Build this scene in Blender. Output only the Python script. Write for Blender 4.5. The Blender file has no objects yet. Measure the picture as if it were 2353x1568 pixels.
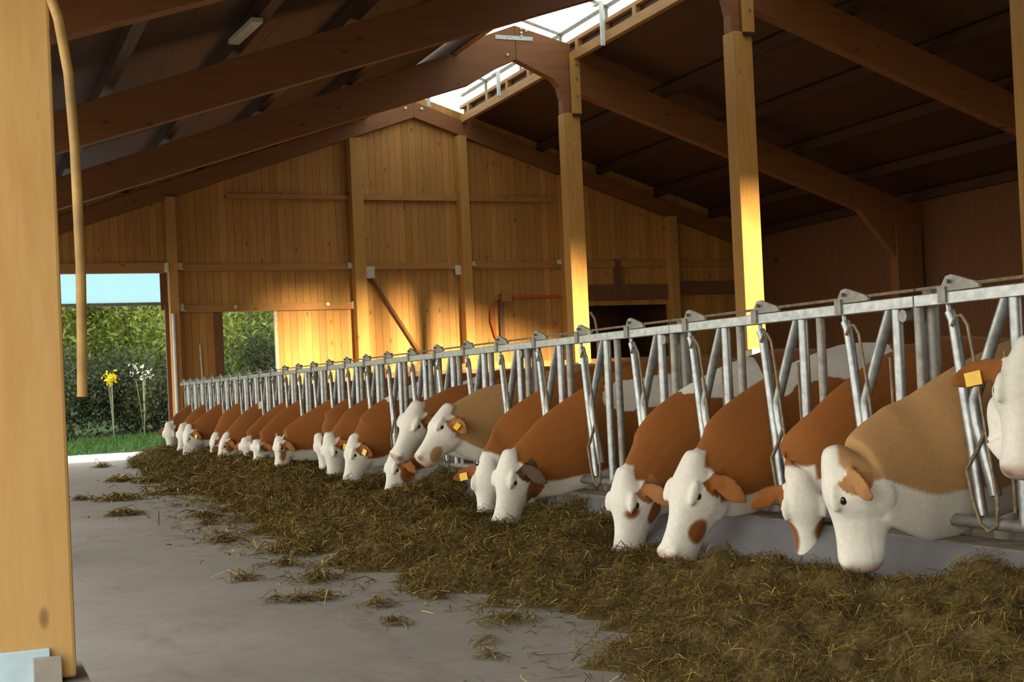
import bpy, math, random
import numpy as np
from mathutils import Vector, Matrix
from math import sin, cos, pi, radians
random.seed(7); rng = np.random.default_rng(7)
sc = bpy.context.scene
COL = sc.collection

# ------------------------------------------------------------------ camera
# world: x across the barn (towards the pens), y along the feed passage, z up
RIGHT = Vector((0.92243972, -0.38347443, -0.04530255))
DOWN = Vector((-0.03702617, 0.02894088, -0.99889513))
FWD = Vector((0.38436184, 0.92309793, 0.01249763))
cd = bpy.data.cameras.new('camera'); cam = bpy.data.objects.new('camera', cd); COL.objects.link(cam)
M = Matrix((RIGHT, -DOWN, -FWD)).transposed().to_4x4(); M.translation = Vector((0, 0, 1.1))
cam.matrix_world = M
cd.sensor_fit = 'HORIZONTAL'; cd.sensor_width = 36.0
cd.lens = 3103.1 / 2353 * 36
cd.shift_y = 62.455 / 2353
cd.clip_start = 0.05; cd.clip_end = 500
sc.camera = cam

# ------------------------------------------------------------------ light
sc.view_settings.view_transform = 'Standard'
sc.view_settings.look = 'None'
sc.view_settings.gamma = 1.0
sc.view_settings.use_curve_mapping = False
sc.view_settings.exposure = 0.0
SKY_STRENGTH = 3.7
SUN_STRENGTH = 20.0
w = bpy.data.worlds.new('world'); sc.world = w; w.use_nodes = True
nt = w.node_tree; nt.nodes.clear()
out = nt.nodes.new('ShaderNodeOutputWorld'); bg = nt.nodes.new('ShaderNodeBackground')
tc = nt.nodes.new('ShaderNodeTexCoord'); sx = nt.nodes.new('ShaderNodeSeparateXYZ'); rp = nt.nodes.new('ShaderNodeValToRGB')
rp.color_ramp.elements[0].position = 0.0; rp.color_ramp.elements[0].color = (1.0, 0.91, 0.74, 1)
rp.color_ramp.elements[1].position = 0.75; rp.color_ramp.elements[1].color = (0.90, 0.93, 0.97, 1)
e = rp.color_ramp.elements.new(0.25); e.color = (1.0, 0.95, 0.84, 1)
nt.links.new(tc.outputs['Generated'], sx.inputs[0]); nt.links.new(sx.outputs['Z'], rp.inputs[0])
nt.links.new(rp.outputs[0], bg.inputs['Color']); bg.inputs['Strength'].default_value = SKY_STRENGTH
nt.links.new(bg.outputs[0], out.inputs[0])
sd = bpy.data.lights.new('sun', 'SUN'); sun = bpy.data.objects.new('sun', sd); COL.objects.link(sun)
sun.location = (20, -20, 8)
sun.rotation_euler = Vector((-0.17, 1.0, -0.066)).to_track_quat('-Z', 'Y').to_euler()
sd.energy = SUN_STRENGTH; sd.color = (1.0, 0.74, 0.36); sd.angle = radians(3.2)
try:
    sc.cycles.use_denoising = True
    sc.cycles.max_bounces = 10; sc.cycles.diffuse_bounces = 6; sc.cycles.glossy_bounces = 3
    sc.cycles.transmission_bounces = 6; sc.cycles.transparent_max_bounces = 12
    sc.cycles.sample_clamp_indirect = 6.0
except Exception:
    pass

# ------------------------------------------------------------------ helpers
class MB:
    """collects boxes, tubes, lofts into one mesh"""
    def __init__(s): s.v = []; s.f = []
    def add(s, vs, fs):
        o = len(s.v); s.v += [tuple(p) for p in vs]; s.f += [tuple(i + o for i in f) for f in fs]; return s
    def box(s, a, b):
        x0, y0, z0 = a; x1, y1, z1 = b
        return s.add([(x0,y0,z0),(x1,y0,z0),(x1,y1,z0),(x0,y1,z0),(x0,y0,z1),(x1,y0,z1),(x1,y1,z1),(x0,y1,z1)],
                     [(0,3,2,1),(4,5,6,7),(0,1,5,4),(1,2,6,5),(2,3,7,6),(3,0,4,7)])
    def bar(s, p, q, w, h, up=(0, 0, 1)):
        p = Vector(p); q = Vector(q); t = (q - p).normalized(); up = Vector(up)
        if abs(t.dot(up)) > .95: up = Vector((0, 1, 0))
        sd = t.cross(up).normalized(); u = sd.cross(t)
        vs = [c + sd * i * w / 2 + u * j * h / 2 for c in (p, q) for i, j in ((-1,-1),(1,-1),(1,1),(-1,1))]
        return s.add(vs, [(0,1,2,3),(7,6,5,4),(0,4,5,1),(1,5,6,2),(2,6,7,3),(3,7,4,0)])
    def prism(s, pts, axis, a, b):
        """pts: outline in the two other axes (x,z) for axis y, (y,z) for axis x"""
        n = len(pts)
        if axis == 'y': vs = [(p[0], a, p[1]) for p in pts] + [(p[0], b, p[1]) for p in pts]
        else: vs = [(a, p[0], p[1]) for p in pts] + [(b, p[0], p[1]) for p in pts]
        return s.add(vs, [tuple(range(n)), tuple(range(2*n-1, n-1, -1))] + [(i, i+n, (i+1) % n + n, (i+1) % n) for i in range(n)])
    def loft(s, rings):
        n = len(rings[0]); vs = [p for r in rings for p in r]; fs = []
        for k in range(len(rings) - 1):
            for i in range(n):
                fs.append((k*n+i, k*n+(i+1) % n, (k+1)*n+(i+1) % n, (k+1)*n+i))
        fs.append(tuple(range(n-1, -1, -1))); fs.append(tuple((len(rings)-1)*n + i for i in range(n)))
        return s.add(vs, fs)
    def tube(s, path, r, n=10):
        P = [Vector(p) for p in path]; rs = r if isinstance(r, (list, tuple)) else [r] * len(P)
        rings = []; up = None
        for i, p in enumerate(P):
            t = (P[min(i+1, len(P)-1)] - P[max(i-1, 0)]).normalized()
            if up is None:
                up = Vector((0, 0, 1)) if abs(t.z) < .9 else Vector((1, 0, 0))
            sd = t.cross(up).normalized(); up = sd.cross(t)
            rings.append([p + (sd * cos(2*pi*k/n) + up * sin(2*pi*k/n)) * rs[i] for k in range(n)])
        return s.loft(rings)
    def ell(s, c, ax, n=12, m=8):
        """ellipsoid; ax = three axis vectors"""
        c = Vector(c); rings = []
        for i in range(m + 1):
            th = pi * (i + .02) / (m + .04)
            rings.append([c + ax[2] * cos(th) + (ax[0] * cos(2*pi*k/n) + ax[1] * sin(2*pi*k/n)) * sin(th) for k in range(n)])
        return s.loft(rings)
    def mesh(s, name):
        me = bpy.data.meshes.new(name); me.from_pydata(s.v, [], s.f); me.update(); return me
    def build(s, name, mat, parent=None, smooth=False, bevel=0, loc=None):
        me = s.mesh(name)
        if smooth:
            me.shade_smooth()
            try: me.set_sharp_from_angle(angle=radians(42))
            except Exception: pass
        return link(name, me, mat, parent, bevel, loc)

def link(name, me, mat, parent=None, bevel=0, loc=None):
    o = bpy.data.objects.new(name, me); COL.objects.link(o)
    if mat: me.materials.append(mat)
    if parent: o.parent = parent
    if loc: o.location = loc
    if bevel:
        m = o.modifiers.new('edge', 'BEVEL'); m.width = bevel; m.segments = 2; m.limit_method = 'ANGLE'
    return o
def tag(o, label=None, cat=None, group=None, kind=None):
    for k, v in (('label', label), ('category', cat), ('group', group), ('kind', kind)):
        if v: o[k] = v
    return o
def empty(name, loc=(0, 0, 0), **k):
    o = bpy.data.objects.new(name, None); COL.objects.link(o); o.location = loc; o.empty_display_size = .1
    return tag(o, **k)
def copy_tree(o, parent=None, first=True):
    c = o.copy(); COL.objects.link(c)
    if parent: c.parent = parent
    for ch in list(o.children): copy_tree(ch, c)
    return c
def mesh_np(name, V, F, cols=None):
    """V (n,3), F (m,k) -> mesh, quickly"""
    V = np.asarray(V, np.float32); F = np.asarray(F, np.int32); k = F.shape[1]
    me = bpy.data.meshes.new(name)
    me.vertices.add(len(V)); me.vertices.foreach_set('co', V.ravel())
    me.loops.add(F.size); me.loops.foreach_set('vertex_index', F.ravel())
    me.polygons.add(len(F)); me.polygons.foreach_set('loop_start', np.arange(0, F.size, k, dtype=np.int32))
    me.update(calc_edges=True); me.validate(); me.shade_flat()
    if cols is not None: set_col(me, cols)
    return me
def set_col(me, cols):
    a = me.color_attributes.new('tint', 'FLOAT_COLOR', 'POINT')
    c = np.ones((len(me.vertices), 4), np.float32); c[:, :3] = cols
    a.data.foreach_set('color', c.ravel())

# ------------------------------------------------------------------ materials
def newmat(name):
    m = bpy.data.materials.new(name); m.use_nodes = True
    nt = m.node_tree; b = nt.nodes['Principled BSDF']; return m, nt, b
def N(nt, t, **k):
    n = nt.nodes.new(t)
    for a, v in k.items():
        if a in n.inputs: n.inputs[a].default_value = v
        else: setattr(n, a, v)
    return n
def ramp(nt, src, stops):
    r = nt.nodes.new('ShaderNodeValToRGB'); el = r.color_ramp.elements
    while len(el) < len(stops): el.new(.5)
    for e, (p, c) in zip(el, stops):
        e.position = p; e.color = (*c, 1) if len(c) == 3 else c
    nt.links.new(src, r.inputs[0]); return r.outputs[0]
def mix(nt, fac, a, b, mode='MIX'):
    m = nt.nodes.new('ShaderNodeMix'); m.data_type = 'RGBA'; m.blend_type = mode
    for i, v in ((0, fac), (6, a), (7, b)):
        if isinstance(v, (int, float)): m.inputs[i].default_value = v
        elif isinstance(v, tuple): m.inputs[i].default_value = (*v, 1)
        else: nt.links.new(v, m.inputs[i])
    return m.outputs[2]
def coords(nt, scale=(1, 1, 1)):
    t = nt.nodes.new('ShaderNodeTexCoord'); mp = nt.nodes.new('ShaderNodeMapping'); mp.inputs['Scale'].default_value = scale
    nt.links.new(t.outputs['Object'], mp.inputs[0]); return mp.outputs[0]
def noise(nt, vec, scale=5, detail=4, rough=.55):
    n = nt.nodes.new('ShaderNodeTexNoise'); n.inputs['Scale'].default_value = scale; n.inputs['Detail'].default_value = detail
    n.inputs['Roughness'].default_value = rough; nt.links.new(vec, n.inputs['Vector']); return n.outputs['Fac']
def bump(nt, b, h, s=.3, d=.01):
    n = nt.nodes.new('ShaderNodeBump'); n.inputs['Strength'].default_value = s; n.inputs['Distance'].default_value = d
    nt.links.new(h, n.inputs['Height']); nt.links.new(n.outputs[0], b.inputs['Normal'])
def wood(name, axis, base, dark, board_attr=False, rough=.62, knots=4.2):
    m, nt, b = newmat(name)
    sc_ = {'x': (.12, 1, 1), 'y': (1, .12, 1), 'z': (1, 1, .12)}[axis]
    v = coords(nt, sc_)
    g = noise(nt, v, 16, 6, .65); g2 = noise(nt, v, 3, 2)
    kv = coords(nt, {'x': (.45, .22, 1), 'y': (1, .45, 1), 'z': (1, .22, .45)}[axis])
    vo = nt.nodes.new('ShaderNodeTexVoronoi'); vo.inputs['Scale'].default_value = knots; nt.links.new(kv, vo.inputs['Vector'])
    kn = ramp(nt, vo.outputs['Distance'], [(0.0, (1, 1, 1)), (.07, (.75, .75, .75)), (.13, (0, 0, 0))])
    c = mix(nt, ramp(nt, g, [(.3, (0, 0, 0)), (.75, (1, 1, 1))]), tuple(dark), tuple(base))
    c = mix(nt, ramp(nt, g2, [(.35, (0, 0, 0)), (.7, (.45, .45, .45))]), c, tuple(x * .72 for x in base))
    c = mix(nt, kn, c, tuple(x * .42 for x in dark))
    if board_attr:
        a = nt.nodes.new('ShaderNodeVertexColor'); a.layer_name = 'tint'
        c = mix(nt, 1.0, c, a.outputs[0], 'MULTIPLY')
    nt.links.new(c, b.inputs['Base Color']); b.inputs['Roughness'].default_value = rough
    bump(nt, b, g, .25, .004); return m
def simple(name, col, rough=.6, metal=0, var=.15, scale=12, bumpd=0):
    m, nt, b = newmat(name); v = coords(nt); n = noise(nt, v, scale, 4)
    c = mix(nt, ramp(nt, n, [(.3, (0, 0, 0)), (.7, (1, 1, 1))]), tuple(x * (1 - var) for x in col), tuple(min(1, x * (1 + var)) for x in col))
    nt.links.new(c, b.inputs['Base Color']); b.inputs['Roughness'].default_value = rough; b.inputs['Metallic'].default_value = metal
    if bumpd: bump(nt, b, n, .4, bumpd)
    return m
def attr_mat(name, rough=.8, sheen=0, nscale=60, var=.25, bd=.004, trans=0):
    m, nt, b = newmat(name); a = nt.nodes.new('ShaderNodeVertexColor'); a.layer_name = 'tint'
    v = coords(nt); n = noise(nt, v, nscale, 3)
    c = mix(nt, 1.0, a.outputs[0], ramp(nt, n, [(.25, (1-var,)*3), (.75, (1, 1, 1))]), 'MULTIPLY')
    nt.links.new(c, b.inputs['Base Color']); b.inputs['Roughness'].default_value = rough
    if sheen and 'Sheen Weight' in b.inputs: b.inputs['Sheen Weight'].default_value = sheen
    if 'Specular IOR Level' in b.inputs: b.inputs['Specular IOR Level'].default_value = .25
    if bd: bump(nt, b, n, .35, bd)
    if trans:
        t = nt.nodes.new('ShaderNodeBsdfTranslucent'); nt.links.new(c, t.inputs[0])
        ms = nt.nodes.new('ShaderNodeMixShader'); ms.inputs[0].default_value = trans
        nt.links.new(b.outputs[0], ms.inputs[1]); nt.links.new(t.outputs[0], ms.inputs[2])
        nt.links.new(ms.outputs[0], nt.nodes['Material Output'].inputs[0])
    return m
WB = (.57, .295, .068); WD = (.42, .195, .038)
M_wall = wood('spruce boards', 'z', WB, WD, True)
M_post = wood('glued spruce upright', 'z', (.64, .39, .13), (.50, .27, .075), knots=6.3)
M_inner = wood('spruce upright', 'z', (.56, .30, .07), (.42, .20, .042))
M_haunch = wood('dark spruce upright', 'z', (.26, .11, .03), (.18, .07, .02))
M_railx = wood('spruce rail across', 'x', (.46, .22, .06), (.33, .15, .04))
M_beamy = wood('spruce purlin', 'y', (.50, .28, .09), (.36, .18, .055))
M_raf = wood('glued rafter', 'x', (.27, .105, .026), (.18, .066, .018))
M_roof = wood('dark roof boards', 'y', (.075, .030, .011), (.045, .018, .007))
M_darkw = wood('dark stained boards', 'z', (.20, .085, .03), (.13, .055, .02))
M_galv = simple('galvanised steel', (.37, .40, .41), .40, .75, .25, 22, .001)
M_galvd = simple('grimy galvanised steel', (.26, .255, .23), .55, .6, .3, 18, .001)
M_rust = simple('rusty rod', (.26, .20, .12), .65, .4, .35, 30)
M_orange = simple('orange red pipe', (.50, .10, .025), .5, 0, .2, 8)
M_white = simple('white painted metal', (.72, .76, .74), .5, 0, .08, 8)
M_plate = simple('pale steel plate', (.62, .60, .46), .5, .2, .15, 20)
M_dark = simple('dark horn', (.03, .022, .018), .35, 0, .2, 30)
M_eye = simple('dark eye', (.02, .013, .01), .12, 0, .1, 30)
M_tag = simple('yellow plastic', (.80, .50, .02), .4, 0, .1, 30)
M_horn = simple('pale horn', (.62, .55, .40), .45, 0, .2, 30)
M_hose = simple('yellowed hose', (.36, .21, .05), .45, 0, .35, 9)
M_shoeg = simple('grey steel plate', (.33, .30, .26), .6, .2, .15, 12)
M_shoeb = simple('bluish white steel plate', (.50, .66, .72), .45, .1, .12, 10)
M_black = simple('black interior', (.02, .018, .015), .9)
M_coat = attr_mat('cow coat', .8, .04, 45, .14, .003)
M_straw = attr_mat('straw', .8, 0, 90, .2, 0, .15)
M_leaf = attr_mat('leaves', .65, 0, 3, .3, 0, .35)
M_bark = simple('bark', (.12, .09, .065), .9, 0, .4, 14, .02)
M_bright = attr_mat('petals', .6, 0, 5, .1, 0, .3)

def mk_floor():
    m, nt, b = newmat('worn concrete'); v = coords(nt)
    n1 = noise(nt, v, .9, 5, .6); n2 = noise(nt, v, 9, 6, .7); st = noise(nt, coords(nt, (1, .35, 1)), 3.2, 6, .65)
    c = mix(nt, ramp(nt, n1, [(.3, (0, 0, 0)), (.7, (1, 1, 1))]), (.19, .168, .134), (.26, .233, .19))
    c = mix(nt, ramp(nt, n2, [(.45, (0, 0, 0)), (.8, (.5, .5, .5))]), c, (.125, .105, .08))
    c = mix(nt, ramp(nt, st, [(.54, (0, 0, 0)), (.68, (.6, .6, .6))]), c, (.16, .12, .07))
    nt.links.new(c, b.inputs['Base Color']); b.inputs['Roughness'].default_value = .75; bump(nt, b, n2, .3, .006); return m
M_floor = mk_floor()
M_kerb = simple('smooth grey trough shell', (.15, .15, .158), .35, 0, .12, 5)
M_kerbtop = simple('dirty concrete', (.24, .20, .16), .8, 0, .35, 7, .006)
M_road = simple('pale gravel road', (.50, .47, .43), .9, 0, .15, 3, .01)
M_soil = simple('dark soil', (.07, .06, .035), .95, 0, .4, 3)
def mk_hay():
    m, nt, b = newmat('silage'); v = coords(nt)
    n1 = noise(nt, v, 4, 6, .7); n2 = noise(nt, v, 38, 5, .7)
    c = mix(nt, ramp(nt, n2, [(.3, (0, 0, 0)), (.72, (1, 1, 1))]), (.04, .028, .007), (.21, .137, .028))
    c = mix(nt, ramp(nt, n1, [(.4, (0, 0, 0)), (.68, (.55, .55, .55))]), c, (.16, .11, .022))
    nt.links.new(c, b.inputs['Base Color']); b.inputs['Roughness'].default_value = .95; bump(nt, b, n2, .9, .03); return m
M_hay = mk_hay()
def mk_translucent(name, col, f, clear=0):
    m, nt, b = newmat(name); nt.nodes.remove(b)
    d = N(nt, 'ShaderNodeBsdfDiffuse'); t = N(nt, 'ShaderNodeBsdfTranslucent'); s = N(nt, 'ShaderNodeMixShader')
    v = coords(nt); n = noise(nt, v, 1.2, 2)
    c = mix(nt, n, tuple(x * .93 for x in col), tuple(col))
    for q in (d, t): nt.links.new(c, q.inputs[0])
    s.inputs[0].default_value = f
    nt.links.new(d.outputs[0], s.inputs[1]); nt.links.new(t.outputs[0], s.inputs[2])
    o = s.outputs[0]
    if clear:
        tr = N(nt, 'ShaderNodeBsdfTransparent'); s2 = N(nt, 'ShaderNodeMixShader'); s2.inputs[0].default_value = clear
        nt.links.new(o, s2.inputs[1]); nt.links.new(tr.outputs[0], s2.inputs[2]); o = s2.outputs[0]
    nt.links.new(o, nt.nodes['Material Output'].inputs[0]); return m
M_sheet = mk_translucent('pale blue plastic sheet', (.66, .87, .93), .85)
M_skyl = mk_translucent('clear ridge sheet', (.78, .83, .83), .78, .0)

# ------------------------------------------------------------------ the barn
Y1, Y2, Y3, Y4, Y5 = 26.5, 21.0, 15.6, 10.28, 4.95      # gable wall and frames
YF = -4.0                                             # front gable
XL, XR, XA = .22, 17.4, 9.04                          # left post row, right wall, ridge
SL = .335
def zlow(x):                                          # underside of the rafters
    return 3.40 + SL * (x if x < XA else 2 * XA - x)
RD = .62                                              # rafter depth
def ztop(x): return zlow(x) + RD

# floor, kerb
struct = lambda o: tag(o, kind='structure')
struct(MB().box((-6, YF - 2, -.2), (3.3, Y1 + .25, 0)).build('floor', M_floor))
struct(MB().box((4.2, YF, -.45), (XR, Y1, -.15)).build('floor_pens', M_kerbtop))
prof = [(3.3, -.2), (3.3, .0), (3.45, .015), (3.6, .05), (3.74, .115), (3.85, .2), (3.93, .29), (3.97, .33), (3.97, -.2)]
struct(MB().prism(prof, 'y', YF, Y1 - .1).build('trim_1', M_kerb, smooth=True))
tag(MB().box((3.97, YF, -.2), (4.2, Y1 - .1, .335)).build('feed_kerb', M_kerbtop, bevel=.015), 'low dirty concrete kerb running beneath the steel feed barrier', 'kerb')

# gable wall boards
def boards(x0, x1, za, zb, y=Y1, bw=.145):
    """vertical boards; za, zb may be functions of x"""
    V = []; F = []; C = []
    n = max(1, round((x1 - x0) / bw)); bwid = (x1 - x0) / n
    f = lambda z, x: z(x) if callable(z) else z
    for i in range(n):
        a = x0 + i * bwid + .0024; b = x0 + (i + 1) * bwid - .0024; g = .80 + .30 * random.random(); o = len(V)
        dy = random.uniform(0, .004)
        for yy in (y + dy, y + .03):
            V += [(a, yy, f(za, a)), (b, yy, f(za, b)), (b, yy, f(zb, b)), (a, yy, f(zb, a))]
        F += [[o+j for j in q] for q in ((0,1,2,3),(7,6,5,4),(0,4,5,1),(1,5,6,2),(2,6,7,3),(3,7,4,0))]
        C += [(g, g * random.uniform(.94, 1.02), g * random.uniform(.85, 1.05))] * 8
    return V, F, C
def board_obj(name, regions, mat=None):
    V = []; F = []; C = []
    for r in regions:
        v, f, c = boards(*r); o = len(V); V += v; F += [[i+o for i in q] for q in f]; C += c
    return link(name, mesh_np(name, V, F, np.array(C)), mat or M_wall)
gz = lambda x: ztop(x) + .19
DX0, DX1 = 1.0, 3.93
wb = board_obj('wall_back', [(XL, DX0, 0, gz), (DX0, DX1, 3.58, gz), (DX1, 4.93, 0, 2.85), (4.93, 6.0, 0, 1.2), (6.0, 7.62, 0, 2.85), (DX1, 7.62, 2.85, gz),
                             (7.62, 12.75, 0, gz), (12.75, 14.85, 2.75, gz), (14.85, XR, 0, gz)])
struct(wb)
# dark weather skin outside the boards (closes the joints)
o = MB()
for a, b, z0, z1 in ((XL, DX0, 0, 3.4), (DX1, 4.93, 0, 2.85), (4.93, 6, 0, 1.2), (6, 12.75, 0, 2.85), (12.75, 14.85, 2.75, 2.85), (14.85, XR, 0, 2.85)):
    o.box((a, Y1 + .035, z0), (b, Y1 + .06, z1))
for i in range(24):
    a = XL + (XR - XL) * i / 24; b = XL + (XR - XL) * (i + 1) / 24; zb = 2.85 if a > DX1 - .4 else 3.6
    if a < XA < b: o.prism([(a, zb), (b, zb), (b, gz(b)), (XA, gz(XA)), (a, gz(a))], 'y', Y1 + .035, Y1 + .06)
    else: o.prism([(a, zb), (b, zb), (b, gz(b)), (a, gz(a))], 'y', Y1 + .035, Y1 + .06)
struct(o.build('trim_2', M_darkw))
# unseen front gable behind the photographer, shaped so sun enters only its right bay
o = MB()
o.box((XL, YF - .1, 0), (11.2, YF, 3.2))
EX = [XL + (11.2 - XL) * i / 16 for i in range(17)] + [11.2 + (XR - 11.2) * i / 8 for i in range(1, 9)]
for a, b in zip(EX[:-1], EX[1:]):
    zb = 3.2 if a < 11.15 else min(4.55, zlow(b) - .12)
    o.prism([(a, zb), (b, zb), (b, gz(b)), (a, gz(a))], 'y', YF - .1, YF)
o.box((XA - 1.25, YF - .1, 6.4), (XA + 1.25, YF, 7.6))
struct(o.build('wall_front_sun_mask', M_darkw))
# right long wall, closed along the far pens
struct(MB().box((XR, Y3 + 3.2, -.3), (XR + .12, Y1 + .06, zlow(XR) + .76)).box((XR, YF, -.3), (XR + .12, Y3 + 3.2, zlow(XR) + .76)).build('wall_right', M_darkw))

# roof: two slopes of boards on purlins with an open ridge strip
RX0, RX1 = 7.80, 10.28
def slope(xa, xb):
    o = MB()
    for k in range(28):
        a = xa + (xb - xa) * k / 28; b = xa + (xb - xa) * (k + 1) / 28; e = .004 if k % 2 else 0
        o.add([(a, YF - .8, ztop(a) + .2 - e), (b, YF - .8, ztop(b) + .2 - e), (b, Y1 + .8, ztop(b) + .2 - e), (a, Y1 + .8, ztop(a) + .2 - e),
               (a, YF - .8, ztop(a) + .26), (b, YF - .8, ztop(b) + .26), (b, Y1 + .8, ztop(b) + .26), (a, Y1 + .8, ztop(a) + .26)],
              [(0,3,2,1),(4,5,6,7),(0,1,5,4),(1,2,6,5),(2,3,7,6),(3,0,4,7)])
    return o
o = slope(-1.0, RX0); o2 = slope(RX1, XR + 1.1)
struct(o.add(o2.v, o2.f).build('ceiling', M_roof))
# purlins
i = 0
for x in (0.3, 1.75, 3.2, 4.65, 6.1, 11.9, 13.3, 14.7, 16.1, 17.3):
    z = ztop(x); lab = 'left slope, %s from the eave' if x < XA else 'right slope, %s from the ridge'
    k = ('first', 'second', 'third', 'fourth', 'fifth')[i % 5]; i += 1
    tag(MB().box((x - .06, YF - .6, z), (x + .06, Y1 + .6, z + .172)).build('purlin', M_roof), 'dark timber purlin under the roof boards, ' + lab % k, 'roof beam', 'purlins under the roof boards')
# ridge trimmer beams: two stacked timbers with spacer blocks
for x, side in ((7.95, 'left'), (10.13, 'right')):
    t = empty('ridge_trimmer', (x, 0, 0), label='pale double timber with spacer blocks along the %s edge of the skylight' % side, cat='roof beam', group='ridge trimmers')
    z0 = 6.64
    MB().box((-.05, YF, z0), (.05, Y1 - .05, z0 + .16)).build('lower_timber', M_beamy, t)
    MB().box((-.045, YF, z0 + .3), (.045, Y1 - .05, z0 + .36)).build('upper_timber', M_beamy, t)
    s_ = -1 if side == 'right' else 1
    MB().box((.05 if side == 'right' else -.08, YF, z0 + .02), (.08 if side == 'right' else -.05, Y1 - .05, z0 + .36)).build('backing_board', M_roof, t)
    for y in np.arange(YF + .5, Y1, 1.05):
        MB().box((-.045, y, z0 + .16), (.045, y + .12, z0 + .3)).build('spacer_block', M_beamy, t)
# ridge skylight
t = empty('skylight', (XA, 0, 7.0), label='clear plastic ridge skylight running along the top of the roof', cat='skylight')
for sgn in (-1, 1):
    o = MB(); P0 = (0, .62); P1 = (sgn * 1.2, .27)
    n = 60
    for k in range(n):
        a, b = k / n, (k + 1) / n
        za = lambda q: .012 * cos(q * n * pi)
        p = [(P0[0] + (P1[0] - P0[0]) * q, P0[1] + (P1[1] - P0[1]) * q + za(q)) for q in (a, b)]
        o.add([(p[0][0], YF, p[0][1]), (p[1][0], YF, p[1][1]), (p[1][0], Y1, p[1][1]), (p[0][0], Y1, p[0][1])], [(0, 1, 2, 3)])
    o.build('clear_sheet', M_skyl, t)
    MB().box((sgn * 1.17 - .008, YF, .0), (sgn * 1.17 + .008, Y1, .28)).build('side_sheet', M_skyl, t)  # side strips added to keep direct sun out of the ridge gap
    o = MB()
    for y in np.arange(YF + .3, Y1, 1.8):
        o.bar((0, y, .57), (sgn * 1.2, y, .22), .03, .04)
    o.box((sgn * 1.13 - .03, YF, .22), (sgn * 1.13 + .03, Y1, .26))
    o.build('glazing_bar', M_galvd, t)
    for y in np.arange(YF + .3, Y1, 1.8):
        MB().box((sgn * 1.12 - .02, y - .02, -.005), (sgn * 1.12 + .02, y + .02, .24)).build('skylight_post', M_galvd, t)
MB().box((-.12, YF, .6), (.12, Y1, .65)).build('ridge_cap', M_galvd, t)
# white straps hanging by the skylight
for (y, x, z0, z1), lab in zip(((19.55, 10.0, 6.55, 7.25), (24.05, 8.55, 6.43, 7.1), (24.05, 10.0, 6.70, 7.15)),
        ('white metal strap hanging beside the skylight above the second frame', 'white metal strap hanging on the left below the far skylight opening', 'short white metal strap on the right trimmer of the far skylight opening')):
    MBs = MB().box((x - .035, y - .02, z0), (x + .035, y + .02, z1)).box((x - .035, y - .02, z1), (x + .035, y + .25, z1 + .03))
    tag(MBs.build('metal_strap', M_white, bevel=.006), lab, 'strap', 'white straps at the skylight')

# timber frames
ORD = {Y5: 'nearest', Y4: 'second', Y3: 'third', Y2: 'fourth'}
def frame(Y, name):
    th = .18
    t = empty('roof_frame', (0, 0, 0), label='%s timber roof frame with deep rafters meeting at the ridge%s' % (name[0].upper() + name[1:], ', metal plate across its joint' if Y == Y2 else ''), cat='roof frame', group='timber roof frames')
    # left rafter: straight underside, steeper haunch to the apex
    xa = XA
    MB().prism([(-.6, zlow(-.6) + .1), (8.18, zlow(8.18)), (8.72, 6.46), (xa - .003, 6.60), (xa - .003, 7.18), (8.33, 6.92), (7.9, ztop(7.9) - .02), (-.6, ztop(-.6) - .1)], 'y', Y - th / 2, Y + th / 2).build('left_rafter', M_raf, t, bevel=.006)
    MB().prism([(xa + .003, 6.60), (9.72, 6.30), (9.82, 6.17), (9.87, 5.95), (9.87, 5.72), (10.17, 5.72), (10.17, zlow(10.4) + .1), (17.3, zlow(17.3)), (18.2, zlow(18.2) + .1), (18.2, ztop(18.2) - .1), (10.1, ztop(10.1) - .02), (10.05, 6.92), (xa + .003, 7.18)], 'y', Y - th / 2, Y + th / 2).build('right_rafter', M_raf, t, bevel=.006)
    if Y in (Y2, Y3):
        MB().box((xa - .37, Y - th / 2 - .012, 6.93), (xa + .32, Y - th / 2, 7.0)).build('joint_plate', M_galv, t)
        for dx, z in ((.11, 7.13), (.11, 7.06), (.11, 7.0), (.2, 7.1), (-.16, 6.67)):
            MB().tube([(xa + dx, Y - th / 2, z), (xa + dx, Y - th / 2 - .025, z)], .022, 8).build('bolt', M_plate, t)
    return t
for Y in (Y2, Y3, Y4, Y5): frame(Y, ORD[Y])
# gable rafters on the wall
t = empty('gable_rafter', (0, 0, 0), label='dark rafter pair fixed against the far gable wall', cat='roof frame')
MB().prism([(-.6, zlow(-.6) + .2), (XA - .003, 6.72), (XA - .003, 7.05), (-.6, ztop(-.6) - .1)], 'y', Y1 - .14, Y1 - .005).build('left_rafter', M_raf, t)
MB().prism([(XA + .003, 6.72), (18.2, zlow(18.2) + .2), (18.2, ztop(18.2) - .1), (XA + .003, 7.05)], 'y', Y1 - .14, Y1 - .005).build('right_rafter', M_raf, t)
for dx in (-.18, .17):
    MB().tube([(XA + dx, Y1 - .14, 6.9), (XA + dx, Y1 - .17, 6.9)], .03, 8).build('bolt', M_plate, t)

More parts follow.
